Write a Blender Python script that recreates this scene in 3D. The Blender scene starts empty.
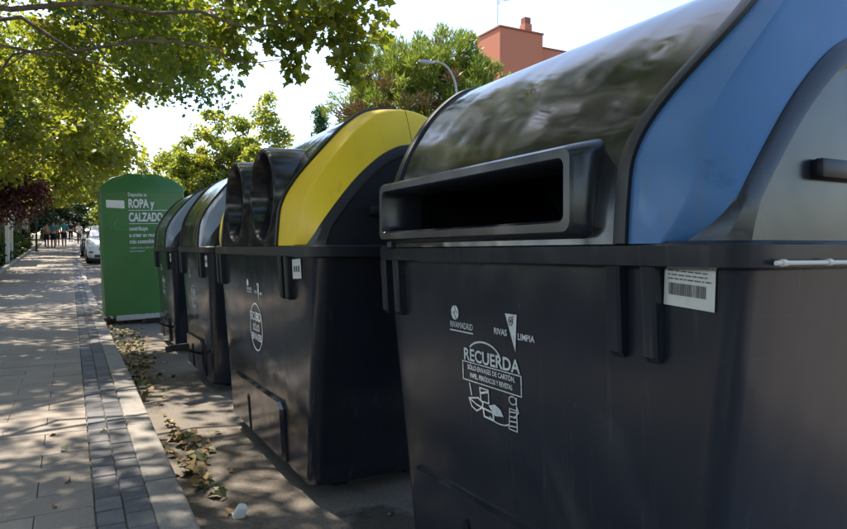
import bpy, bmesh, math, random
import numpy as np
from mathutils import Vector, Matrix

R = math.radians
rng = np.random.default_rng(7)
random.seed(11)
scene = bpy.context.scene
COL = scene.collection

# ------------------------------------------------------------------ camera, sky, sun, exposure
cam_d = bpy.data.cameras.new('camera')
cam_d.sensor_width = 36.0
cam_d.lens = 650.0 / 847.0 * 36.0
cam_d.clip_start = 0.02
cam_d.clip_end = 3000.0
cam = bpy.data.objects.new('camera', cam_d)
COL.objects.link(cam)
cam.location = (0, 0, 1.12)
cam.rotation_euler = (R(90 - 1.46), 0, R(-28.47))
scene.camera = cam

SUN_EL, SUN_AZ = 56.0, -20.0          # azimuth from +Y (down the street) towards +X
world = bpy.data.worlds.new('World')
scene.world = world
world.use_nodes = True
wn = world.node_tree
bg = wn.nodes['Background']
sky = wn.nodes.new('ShaderNodeTexSky')
sky.sky_type = 'NISHITA'
sky.sun_disc = False
sky.sun_elevation = R(SUN_EL)
sky.sun_rotation = R(SUN_AZ)
sky.air_density = 1.0
sky.dust_density = 1.2
sky.ozone_density = 1.0
wn.links.new(sky.outputs[0], bg.inputs[0])
bg.inputs[1].default_value = 0.15
sun_d = bpy.data.lights.new('sun', 'SUN')
sun_d.energy = 4.0
sun_d.angle = R(0.55)
sun_d.color = (1.0, 0.90, 0.76)
sun = bpy.data.objects.new('sun', sun_d)
COL.objects.link(sun)
sd = Vector((math.sin(R(SUN_AZ)) * math.cos(R(SUN_EL)), math.cos(R(SUN_AZ)) * math.cos(R(SUN_EL)), math.sin(R(SUN_EL))))
sun.rotation_euler = sd.to_track_quat('Z', 'Y').to_euler()
scene.view_settings.view_transform = 'Standard'
scene.view_settings.look = 'None'
scene.view_settings.gamma = 1.0
scene.view_settings.exposure = 1.55
scene.render.engine = 'CYCLES'
scene.cycles.max_bounces = 8
scene.cycles.transparent_max_bounces = 8
scene.cycles.caustics_reflective = False
scene.cycles.caustics_refractive = False
scene.cycles.sample_clamp_indirect = 6.0
scene.cycles.use_denoising = True

# ------------------------------------------------------------------ helpers
def mat(name, col, rough=0.5, spec=0.5, metal=0.0, vary=None, bump=None, rvar=None, coat=0.0, rand=0.0, dirt=None, streak=None):
    """vary=(scale, amount, colour2); bump=(scale, distance); rvar=(scale, lo, hi); dirt=(scale, colour, lo, hi)"""
    m = bpy.data.materials.new(name); m.use_nodes = True
    n = m.node_tree.nodes; l = m.node_tree.links
    b = n['Principled BSDF']
    b.inputs['Roughness'].default_value = rough
    b.inputs['Specular IOR Level'].default_value = spec
    b.inputs['Metallic'].default_value = metal
    b.inputs['Coat Weight'].default_value = coat
    b.inputs['Base Color'].default_value = (*col, 1)
    geo = n.new('ShaderNodeNewGeometry')
    pos = geo.outputs['Position']
    cur = None
    def noise(scale, detail=4.0, rg=0.55):
        t = n.new('ShaderNodeTexNoise'); t.inputs['Scale'].default_value = scale
        t.inputs['Detail'].default_value = detail; t.inputs['Roughness'].default_value = rg
        l.new(pos, t.inputs['Vector']); return t.outputs[0]
    def ramp(src, lo, hi):
        r = n.new('ShaderNodeMapRange'); r.inputs[1].default_value = lo; r.inputs[2].default_value = hi
        r.clamp = True; l.new(src, r.inputs[0]); return r.outputs[0]
    def mix(f, a, c, blend='MIX'):
        x = n.new('ShaderNodeMix'); x.data_type = 'RGBA'; x.blend_type = blend
        if isinstance(f, float): x.inputs[0].default_value = f
        else: l.new(f, x.inputs[0])
        for i, v in ((6, a), (7, c)):
            if isinstance(v, tuple): x.inputs[i].default_value = (*v, 1)
            else: l.new(v, x.inputs[i])
        return x.outputs[2]
    cur = col
    if vary:
        vs = vary if isinstance(vary, list) else [vary]
        for sc_, lo, hi, c2 in vs:
            cur = mix(ramp(noise(sc_), lo, hi), cur, c2)
    if rand:
        oi = n.new('ShaderNodeObjectInfo')
        r = n.new('ShaderNodeMapRange'); r.inputs[3].default_value = 1 - rand; r.inputs[4].default_value = 1 + rand
        l.new(oi.outputs['Random'], r.inputs[0])
        hsv = n.new('ShaderNodeHueSaturation'); l.new(r.outputs[0], hsv.inputs['Value'])
        if isinstance(cur, tuple): hsv.inputs['Color'].default_value = (*cur, 1)
        else: l.new(cur, hsv.inputs['Color'])
        cur = hsv.outputs[0]
    if dirt:
        cur = mix(ramp(noise(dirt[0], 8.0, 0.7), dirt[2], dirt[3]), cur, dirt[1])
    if streak:   # rain-washed dust runs and scuffs: (colour, lo, hi)
        for sc_, lo, hi in (((26, 26, 1.1), streak[1], streak[2]), ((3, 90, 60), streak[1] + .06, streak[2] + .05)):
            mp = n.new('ShaderNodeMapping'); mp.inputs['Scale'].default_value = sc_; l.new(pos, mp.inputs['Vector'])
            t = n.new('ShaderNodeTexNoise'); t.inputs['Scale'].default_value = 1.0; t.inputs['Detail'].default_value = 5.0; t.inputs['Roughness'].default_value = .65
            l.new(mp.outputs[0], t.inputs['Vector'])
            cur = mix(ramp(t.outputs[0], lo, hi), cur, streak[0])
    if not isinstance(cur, tuple): l.new(cur, b.inputs['Base Color'])
    if rvar:
        r = n.new('ShaderNodeMapRange'); r.inputs[1].default_value = .3; r.inputs[2].default_value = .7
        r.inputs[3].default_value = rvar[1]; r.inputs[4].default_value = rvar[2]
        l.new(noise(rvar[0], 6.0, .65), r.inputs[0]); l.new(r.outputs[0], b.inputs['Roughness'])
    if bump:
        bs = bump if isinstance(bump, list) else [bump]
        prev = None
        for sc_, dist in bs:
            bp = n.new('ShaderNodeBump'); bp.inputs['Distance'].default_value = dist; bp.inputs['Strength'].default_value = 1.0
            l.new(noise(sc_, 3.0), bp.inputs['Height'])
            if prev: l.new(prev, bp.inputs['Normal'])
            prev = bp.outputs[0]
        l.new(prev, b.inputs['Normal'])
    return m

def leaf_mat(name, c1, c2, trans, tw=0.45, rough=0.45):
    m = bpy.data.materials.new(name); m.use_nodes = True
    n = m.node_tree.nodes; l = m.node_tree.links
    b = n['Principled BSDF']; out = n['Material Output']
    at = n.new('ShaderNodeAttribute'); at.attribute_name = 'tint'
    x = n.new('ShaderNodeMix'); x.data_type = 'RGBA'
    l.new(at.outputs['Fac'], x.inputs[0]); x.inputs[6].default_value = (*c1, 1); x.inputs[7].default_value = (*c2, 1)
    l.new(x.outputs[2], b.inputs['Base Color'])
    b.inputs['Roughness'].default_value = rough; b.inputs['Specular IOR Level'].default_value = .35
    t = n.new('ShaderNodeBsdfTranslucent')
    y = n.new('ShaderNodeMix'); y.data_type = 'RGBA'; y.blend_type = 'MULTIPLY'; y.inputs[0].default_value = 1.0
    sc2 = n.new('ShaderNodeMix'); sc2.data_type = 'RGBA'
    l.new(at.outputs['Fac'], sc2.inputs[0]); sc2.inputs[6].default_value = (*trans, 1); sc2.inputs[7].default_value = (trans[0]*1.9, trans[1]*1.25, trans[2], 1)
    l.new(sc2.outputs[2], t.inputs['Color'])
    ms = n.new('ShaderNodeMixShader'); ms.inputs[0].default_value = tw
    l.new(b.outputs[0], ms.inputs[1]); l.new(t.outputs[0], ms.inputs[2]); l.new(ms.outputs[0], out.inputs['Surface'])
    return m

def obj(name, verts, faces, m, parent=None, smooth=None, loc=None):
    me = bpy.data.meshes.new(name)
    me.from_pydata([tuple(v) for v in verts], [], [tuple(f) for f in faces])
    me.update()
    return link(name, me, m, parent, smooth, loc)

def link(name, me, m, parent=None, smooth=None, loc=None):
    if smooth is not None:
        me.polygons.foreach_set('use_smooth', [True] * len(me.polygons))
        me.set_sharp_from_angle(angle=R(smooth))
    if m is not None and len(me.materials) == 0: me.materials.append(m)
    o = bpy.data.objects.new(name, me)
    COL.objects.link(o)
    if parent is not None: o.parent = parent
    if loc is not None: o.location = loc
    return o

def tag(o, label=None, cat=None, group=None, kind=None):
    if label: o['label'] = label
    if cat: o['category'] = cat
    if group: o['group'] = group
    if kind: o['kind'] = kind
    return o

def empty(name, loc, label, cat, group=None, rz=0.0):
    o = bpy.data.objects.new(name, None); COL.objects.link(o)
    o.empty_display_size = .2
    o.location = loc; o.rotation_euler = (0, 0, rz)
    return tag(o, label, cat, group)

def copy_tree(o, parent=None):
    c = o.copy(); COL.objects.link(c); c.parent = parent
    for ch in list(o.children): copy_tree(ch, c)
    return c

class MB:
    def __init__(s): s.v = []; s.f = []
    def add(s, v, f):
        k = len(s.v); s.v += [tuple(p) for p in v]; s.f += [tuple(i + k for i in q) for q in f]; return s
    def box(s, x0, x1, y0, y1, z0, z1):
        v = [(x, y, z) for z in (z0, z1) for y in (y0, y1) for x in (x0, x1)]
        return s.add(v, [(0, 2, 3, 1), (4, 5, 7, 6), (0, 1, 5, 4), (1, 3, 7, 5), (3, 2, 6, 7), (2, 0, 4, 6)])
    def bbox(s, x0, x1, y0, y1, z0, z1, b=.005, seg=1, M=None):
        bm = bmesh.new(); bmesh.ops.create_cube(bm, size=1.0)
        for v in bm.verts:
            v.co = Vector(((x0 + x1) / 2 + v.co.x * (x1 - x0), (y0 + y1) / 2 + v.co.y * (y1 - y0), (z0 + z1) / 2 + v.co.z * (z1 - z0)))
        bmesh.ops.bevel(bm, geom=list(bm.edges), offset=b, segments=seg, affect='EDGES', profile=.5)
        if M: bmesh.ops.transform(bm, matrix=M, verts=bm.verts)
        bm.verts.index_update()
        vs = [v.co[:] for v in bm.verts]; fs = [[v.index for v in f.verts] for f in bm.faces]
        bm.free(); return s.add(vs, fs)
    def tube(s, pts, rad, n=8, cap=True):
        pts = [Vector(p) for p in pts]
        if not hasattr(rad, '__len__'): rad = [rad] * len(pts)
        rings = []; up = None
        for i, p in enumerate(pts):
            d = (pts[min(i + 1, len(pts) - 1)] - pts[max(i - 1, 0)]).normalized()
            if up is None: up = Vector((1, 0, 0)) if abs(d.x) < .8 else Vector((0, 1, 0))
            a = (up - d * up.dot(d)).normalized(); up = a; c = d.cross(a)
            rings.append([p + (a * math.cos(2 * math.pi * k / n) + c * math.sin(2 * math.pi * k / n)) * rad[i] for k in range(n)])
        return s.loft(rings, cap)
    def loft(s, rings, cap=True, closed=True):
        n = len(rings[0]); v = [p for r in rings for p in r]; f = []
        for i in range(len(rings) - 1):
            for k in range(n if closed else n - 1):
                a = i * n + k; b = i * n + (k + 1) % n
                f.append((a, b, b + n, a + n))
        if cap:
            f.append(tuple(range(n))[::-1]); f.append(tuple((len(rings) - 1) * n + k for k in range(n)))
        return s.add(v, f)
    def build(s, name, m, parent=None, smooth=None, loc=None):
        return obj(name, s.v, s.f, m, parent, smooth, loc)

def rrect(x0, x1, y0, y1, r, n=5, sub=0):
    pts = []
    for cx, cy, a0 in ((x1 - r, y1 - r, 0), (x0 + r, y1 - r, 90), (x0 + r, y0 + r, 180), (x1 - r, y0 + r, 270)):
        for k in range(n + 1):
            a = R(a0 + 90 * k / n); pts.append((cx + r * math.cos(a), cy + r * math.sin(a)))
    if sub:
        out = []
        for i, p in enumerate(pts):
            q = pts[(i + 1) % len(pts)]; out.append(p)
            if math.dist(p, q) > .25:
                for k in range(1, sub): out.append((p[0] + (q[0] - p[0]) * k / sub, p[1] + (q[1] - p[1]) * k / sub))
        pts = out
    return pts

def catmull(pts, per=10):
    P = [np.array(p, float) for p in pts]; P = [2 * P[0] - P[1]] + P + [2 * P[-1] - P[-2]]
    out = []
    for i in range(1, len(P) - 2):
        for k in range(per):
            t = k / per; a, b, c, d = P[i - 1:i + 3]
            out.append(.5 * (2 * b + (c - a) * t + (2 * a - 5 * b + 4 * c - d) * t * t + (3 * b - a - 3 * c + d) * t ** 3))
    out.append(P[-2]); return np.array(out)

def resample(p, n):
    d = np.r_[0, np.cumsum(np.linalg.norm(np.diff(p, axis=0), axis=1))]
    u = np.linspace(0, d[-1], n)
    return np.stack([np.interp(u, d, p[:, k]) for k in range(p.shape[1])], 1)

def text2d(body, size, align='CENTER', bold=0.0, sx=1.0):
    c = bpy.data.curves.new('t', 'FONT'); c.body = body; c.size = size; c.align_x = align; c.offset = bold; c.resolution_u = 3
    o = bpy.data.objects.new('t', c); COL.objects.link(o)
    dg = bpy.context.evaluated_depsgraph_get(); dg.update()
    me = bpy.data.meshes.new_from_object(o.evaluated_get(dg))
    v = [(p.co.x * sx, p.co.y) for p in me.vertices]; f = [tuple(q.vertices) for q in me.polygons]
    bpy.data.objects.remove(o); bpy.data.curves.remove(c); bpy.data.meshes.remove(me)
    return v, f

def gz(s):
    if s < 10: return 0.0
    if s < 30: return .035 / 40 * (s - 10) ** 2
    if s < 110: return .35 + .035 * (s - 30)
    return .35 + .035 * 80

KZ = .12   # kerb height

# ------------------------------------------------------------------ materials
m_asphalt = mat('asphalt', (.165, .142, .120), .85, .3, vary=[(2.2, .35, .7, (.21, .18, .148)), (60, .45, .75, (.10, .088, .077))], bump=[(170, .004), (12, .004)], dirt=(5.0, (.06, .055, .05), .56, .72))
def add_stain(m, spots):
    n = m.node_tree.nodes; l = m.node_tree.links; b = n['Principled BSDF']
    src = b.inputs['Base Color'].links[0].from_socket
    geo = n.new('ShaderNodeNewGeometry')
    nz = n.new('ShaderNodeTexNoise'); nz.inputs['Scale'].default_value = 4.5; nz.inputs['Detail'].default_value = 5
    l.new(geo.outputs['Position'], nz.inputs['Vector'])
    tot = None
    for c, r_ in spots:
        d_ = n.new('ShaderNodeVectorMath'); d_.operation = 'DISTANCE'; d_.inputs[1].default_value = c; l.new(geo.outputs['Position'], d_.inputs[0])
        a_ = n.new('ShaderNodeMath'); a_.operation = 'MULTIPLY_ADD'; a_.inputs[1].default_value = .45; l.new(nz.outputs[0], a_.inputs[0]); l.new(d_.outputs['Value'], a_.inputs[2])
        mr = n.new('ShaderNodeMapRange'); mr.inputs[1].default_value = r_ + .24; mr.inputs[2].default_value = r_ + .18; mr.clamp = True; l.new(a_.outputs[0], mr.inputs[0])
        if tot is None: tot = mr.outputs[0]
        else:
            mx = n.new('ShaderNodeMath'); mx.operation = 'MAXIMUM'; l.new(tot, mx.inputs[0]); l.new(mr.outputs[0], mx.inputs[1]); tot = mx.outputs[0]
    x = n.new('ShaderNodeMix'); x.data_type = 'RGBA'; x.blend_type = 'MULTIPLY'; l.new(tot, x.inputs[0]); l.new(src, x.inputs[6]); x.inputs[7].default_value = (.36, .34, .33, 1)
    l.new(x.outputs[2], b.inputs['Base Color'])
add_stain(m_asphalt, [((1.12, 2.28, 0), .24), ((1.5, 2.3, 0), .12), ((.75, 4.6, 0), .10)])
m_slab = mat('paving_slab', (.285, .243, .205), .85, .3, vary=[(3.0, .35, .7, (.235, .205, .178)), (90, .4, .75, (.345, .295, .245))], bump=[(220, .0015)], rand=.07, dirt=(9, (.15, .135, .12), .62, .85))
m_mortar = mat('mortar', (.21, .195, .18), .95, .2, vary=(20, .3, .7, (.18, .168, .155)))
m_brick_dark = mat('dark_paver', (.125, .125, .135), .85, .3, vary=[(30, .3, .7, (.17, .165, .165))], bump=[(200, .002)], rand=.18, dirt=(7, (.24, .22, .20), .6, .85))
m_kerb = mat('kerb_granite', (.255, .228, .20), .85, .3, vary=[(6, .35, .7, (.19, .178, .166)), (140, .4, .7, (.32, .30, .275))], bump=[(120, .002), (14, .006)], rand=.08, dirt=(5, (.14, .125, .11), .55, .8))
m_earth = mat('earth', (.16, .13, .09), .95, .2, vary=(3, .35, .65, (.10, .11, .05)), bump=(20, .03))
m_plast = mat('black_plastic', (.0165, .0205, .031), .32, .45, streak=((.06, .06, .062), .58, .86), vary=[(3.2, .4, .75, (.021, .025, .034))], rvar=(7, .17, .28), bump=[(1.6, .008)], dirt=(16, (.034, .034, .036), .68, .98))
m_plast_g = mat('glossy_black_plastic', (.014, .017, .027), .2, .6, streak=((.06, .058, .055), .60, .88), vary=[(3.2, .4, .75, (.020, .022, .026))], rvar=(7, .11, .22), bump=[(1.6, .010)], dirt=(16, (.05, .047, .042), .66, .95))
m_lid = mat('lid_plastic', (.014, .016, .019), .2, .6, rvar=(9, .06, .18), bump=[(1.3, .032)], coat=.0, streak=((.06, .06, .06), .60, .9), dirt=(6, (.045, .045, .045), .64, .95))
m_lid_green = mat('dark_green_lid', (.028, .034, .022), .2, .6, rvar=(8, .10, .28), bump=[(1.6, .015)], dirt=(9, (.09, .09, .06), .58, .85))
m_trim = mat('trim_plastic', (.012, .013, .017), .45, .4, dirt=(20, (.05, .045, .04), .6, .9))
m_rubber = mat('rubber', (.008, .008, .009), .7, .3)
m_blue = mat('blue_panel', (.055, .150, .345), .42, .4, streak=((.10, .15, .24), .58, .85), vary=[(4, .45, .7, (.065, .165, .36))], rvar=(12, .34, .55), dirt=(6, (.04, .055, .10), .60, .80))
m_yellow = mat('yellow_panel', (.78, .53, .012), .45, .4, streak=((.45, .32, .06), .60, .9), vary=[(5, .45, .7, (.74, .49, .014))], dirt=(9, (.30, .21, .05), .66, .9))
m_greyblue = mat('grey_blue_panel', (.22, .26, .33), .4, .5, dirt=(9, (.12, .13, .14), .6, .9))
m_print = mat('white_print', (.62, .63, .64), .6, .3, dirt=(75, (.10, .10, .105), .54, .72))
m_sticker = mat('sticker_white', (.62, .61, .58), .5, .4, dirt=(14, (.42, .40, .36), .5, .8))
m_ink = mat('sticker_ink', (.10, .10, .10), .6, .3)
m_rod = mat('white_rod', (.62, .60, .56), .5, .4)
m_steel = mat('galvanised_steel', (.30, .31, .32), .5, .5, metal=.7, dirt=(12, (.14, .11, .08), .6, .8))
m_darksteel = mat('dark_steel', (.035, .035, .034), .55, .4)
m_green = mat('green_paint', (.035, .125, .026), .42, .5, streak=((.07, .15, .06), .58, .9), vary=[(3, .4, .7, (.038, .148, .03))], bump=(3, .006), dirt=(8, (.025, .085, .02), .60, .85))
m_green_top = m_green
m_base = mat('pale_base', (.42, .40, .36), .8, .3, dirt=(8, (.2, .17, .13), .5, .75))
m_brickwall = mat('red_brick', (.45, .17, .105), .9, .2, vary=[(25, .35, .7, (.38, .135, .085))])
m_roofcap = mat('roof_cap', (.24, .09, .06), .9, .2)
m_glass = mat('window_glass', (.03, .04, .05), .08, .8)
m_white = mat('white_wall_paint', (.62, .60, .55), .8, .3, dirt=(2, (.45, .42, .36), .5, .8))
m_shadewall = mat('porch_shade_wall', (.20, .18, .15), .9, .2)  # darker wall colour holds the shade of the recess under the roof
m_bark = mat('plane_bark', (.13, .105, .075), .9, .2, vary=[(5, .45, .6, (.24, .21, .15)), (18, .4, .65, (.12, .095, .065))], bump=(14, .03))
m_bark_pine = mat('pine_bark', (.15, .095, .06), .95, .2, vary=(9, .4, .6, (.08, .05, .035)), bump=(14, .04))
m_twig = mat('twig', (.10, .075, .05), .9, .2)
m_leaf = leaf_mat('plane_leaf', (.05, .095, .02), (.14, .17, .03), (.20, .30, .02), .47)
m_leaf_far = leaf_mat('far_leaf', (.07, .11, .025), (.17, .19, .035), (.25, .34, .03), .5)
m_leaf_bluish = leaf_mat('cool_leaf', (.03, .07, .03), (.06, .12, .05), (.06, .16, .04), .35)
m_leaf_brown = leaf_mat('dry_leaf', (.13, .055, .022), (.24, .10, .03), (.25, .08, .02), .35)
m_leaf_dark = leaf_mat('dark_leaf', (.012, .026, .010), (.035, .06, .015), (.02, .05, .01), .25)
m_leaf_plum = leaf_mat('plum_leaf', (.045, .016, .018), (.10, .035, .035), (.10, .02, .02), .3)
m_leaf_pine = leaf_mat('pine_needle', (.09, .14, .025), (.20, .24, .045), (.16, .26, .03), .4)
m_leaf_pineb = leaf_mat('old_needle', (.11, .085, .035), (.16, .115, .05), (.10, .07, .02), .2)
m_leaf_hedge = leaf_mat('hedge_leaf', (.03, .06, .014), (.09, .13, .03), (.07, .15, .015), .35)
m_litter = leaf_mat('litter_leaf', (.24, .14, .06), (.40, .31, .16), (.05, .05, .01), .1, .8)
m_litter2 = leaf_mat('litter_green', (.11, .15, .06), (.30, .30, .16), (.05, .08, .01), .1, .8)
m_cup = mat('cup_white', (.78, .78, .76), .5, .4)
m_carwhite = mat('car_paint_white', (.72, .73, .74), .25, .6, coat=.6)
m_cardark = mat('car_paint_dark', (.02, .022, .026), .25, .6, coat=.6)
m_carblack = mat('car_black_trim', (.012, .012, .013), .5, .4)
m_chrome = mat('chrome', (.6, .6, .6), .2, .5, metal=1)
m_lamp = mat('headlight', (.55, .57, .6), .12, .8)
m_skin = mat('skin', (.45, .27, .19), .6, .3)
m_hair = mat('hair', (.04, .025, .015), .6, .3)

# ------------------------------------------------------------------ ground, road, sidewalk
def strip(name, t0, t1, z_off, m, s0=-40, s1=420, kind='structure', side=False):
    ss = [s0] + [x for x in np.arange(0, 112, 2.0) if x > s0] + [150, 250, s1]
    v = []; f = []
    for s in ss:
        z = gz(s) + z_off
        v += [(t0, s, z), (t1, s, z)]
        if side: v += [(t0, s, z - .3), (t1, s, z - .3)]
    k = 4 if side else 2
    for i in range(len(ss) - 1):
        a = i * k
        f.append((a, a + 1, a + k + 1, a + k))
        if side:
            f.append((a + 2, a, a + k, a + k + 2)); f.append((a + 1, a + 3, a + k + 3, a + k + 1))
    return tag(obj(name, v, f, m), kind=kind)

strip('ground', -300, 400, -.05, m_earth, s0=-200)
strip('road', .36, 9.2, 0.0, m_asphalt)
walk = strip('sidewalk', -1.98, .30, KZ - .012, m_mortar, side=True)
strip('far_sidewalk', 9.2, 12.0, KZ, m_slab, side=True)

# kerbstones
kerb_me = None
ks = -3.0; i = 0
mb = MB().bbox(.265, .40, 0.003, .997, -.15, 0, .012, 2)
kme = bpy.data.meshes.new('kerbstone'); kme.from_pydata(mb.v, [], mb.f); kme.materials.append(m_kerb)
for i in range(60):
    s = -3.0 + i
    o = bpy.data.objects.new('kerbstone', kme); COL.objects.link(o); o.parent = walk
    o.location = (random.uniform(-.003, .003), s, gz(s) + KZ + random.uniform(-.002, .003))
    o.rotation_euler = (math.atan2(gz(s + 1) - gz(s), 1.0), 0, 0)

# dark pavers in two columns beside the kerb
row = .142
mb = MB().bbox(.002, .096, .003, row - .003, -.05, 0, .004, 1)
pme = bpy.data.meshes.new('paver'); pme.from_pydata(mb.v, [], mb.f); pme.materials.append(m_brick_dark)
nrow = 110
for i in range(nrow):
    for c in range(2):
        s = .6 + i * row + c * row * .5
        o = bpy.data.objects.new('paver', pme); COL.objects.link(o); o.parent = walk
        o.location = (.069 + c * .098, s, gz(s) + KZ + random.uniform(-.0025, .002))
        o.rotation_euler = (math.atan2(gz(s + .1) - gz(s), .1) + random.uniform(-.006, .006), random.uniform(-.008, .008), random.uniform(-.006, .006))
mb = MB()
s = .6 + nrow * row
while s < 60:
    for c in range(2):
        x0 = .069 + c * .098
        z0, z1 = gz(s) + KZ, gz(s + row) + KZ
        v = [(x0 + .003, s + .003, z0), (x0 + .095, s + .003, z0), (x0 + .095, s + row - .003, z1), (x0 + .003, s + row - .003, z1)]
        v = v + [(a, b, z - .03) for a, b, z in v]
        mb.add(v, [(0, 1, 2, 3), (0, 4, 5, 1), (2, 6, 7, 3), (1, 5, 6, 2), (3, 7, 4, 0)])
    s += row
tag(mb.build('distant_pavers', m_brick_dark, walk), kind='stuff')

# pale slabs
sl, sw = .20, .40
mb = MB().bbox(-sw + .001, -.001, .001, sl - .001, -.05, 0, .0012, 1)
sme = bpy.data.meshes.new('slab'); sme.from_pydata(mb.v, [], mb.f); sme.materials.append(m_slab)
cnt = 0; far = MB()
for i in range(0, 300):
    s = .8 + i * sl
    for c in range(6):
        t1 = .067 - c * sw + (sw / 2 if i % 2 else 0)
        w0 = max(t1 - sw, -1.97); w1 = min(t1, .067)
        if w1 - w0 < .05: continue
        z = gz(s) + KZ
        whole = (w1 - w0) > sw - .02
        if whole and cnt < 296 and t1 > -.075 * s - .45 and s < 22:
            o = bpy.data.objects.new('slab', sme); COL.objects.link(o); o.parent = walk; cnt += 1
            o.location = (t1, s, z + random.uniform(-.002, .0015))
            o.rotation_euler = (math.atan2(gz(s + sl) - gz(s), sl) + random.uniform(-.004, .004), random.uniform(-.003, .003), 0)
        else:
            zz = gz(s + sl) + KZ; d = random.uniform(-.0015, .001)
            v = [(w0 + .003, s + .003, z + d), (w1 - .003, s + .003, z + d), (w1 - .003, s + sl - .003, zz + d), (w0 + .003, s + sl - .003, zz + d)]
            v = v + [(a, b, q - .03) for a, b, q in v]
            far.add(v, [(0, 1, 2, 3), (0, 4, 5, 1), (2, 6, 7, 3), (1, 5, 6, 2), (3, 7, 4, 0)])
tag(far.build('distant_slabs', m_slab, walk), kind='stuff')
# edging stones along the planted strip
mb = MB().bbox(-.06, .06, .003, .997, -.2, 0, .012, 1)
eme = bpy.data.meshes.new('edging_stone'); eme.from_pydata(mb.v, [], mb.f); eme.materials.append(m_kerb)
for i in range(64):
    s = -4.0 + i
    o = bpy.data.objects.new('edging_stone', eme); COL.objects.link(o); o.parent = walk
    o.location = (-2.045, s, gz(s) + KZ + .10); o.rotation_euler = (math.atan2(gz(s + 1) - gz(s), 1.0), 0, 0)

# ------------------------------------------------------------------ waste containers
D = .95
RIM0, RIM1 = 1.080, 1.134
Pc = [(0, RIM1 - .004), (.006, 1.22), (.02, 1.32), (.058, 1.41), (.125, 1.513), (.23, 1.64), (.33, 1.72), (.41, 1.748), (.475, 1.755)]
Qc = [(.03, RIM1 - .004), (.045, 1.18), (.075, 1.238), (.20, 1.395), (.31, 1.497), (.39, 1.545), (.44, 1.560), (.475, 1.564)]
NP = 46
def half(c): return resample(catmull(c, 10), NP)
def full(h): return np.vstack([h, np.stack([D - h[-2::-1, 0], h[-2::-1, 1]], 1)])
Ph, Qh = half(Pc), half(Qc)

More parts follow.
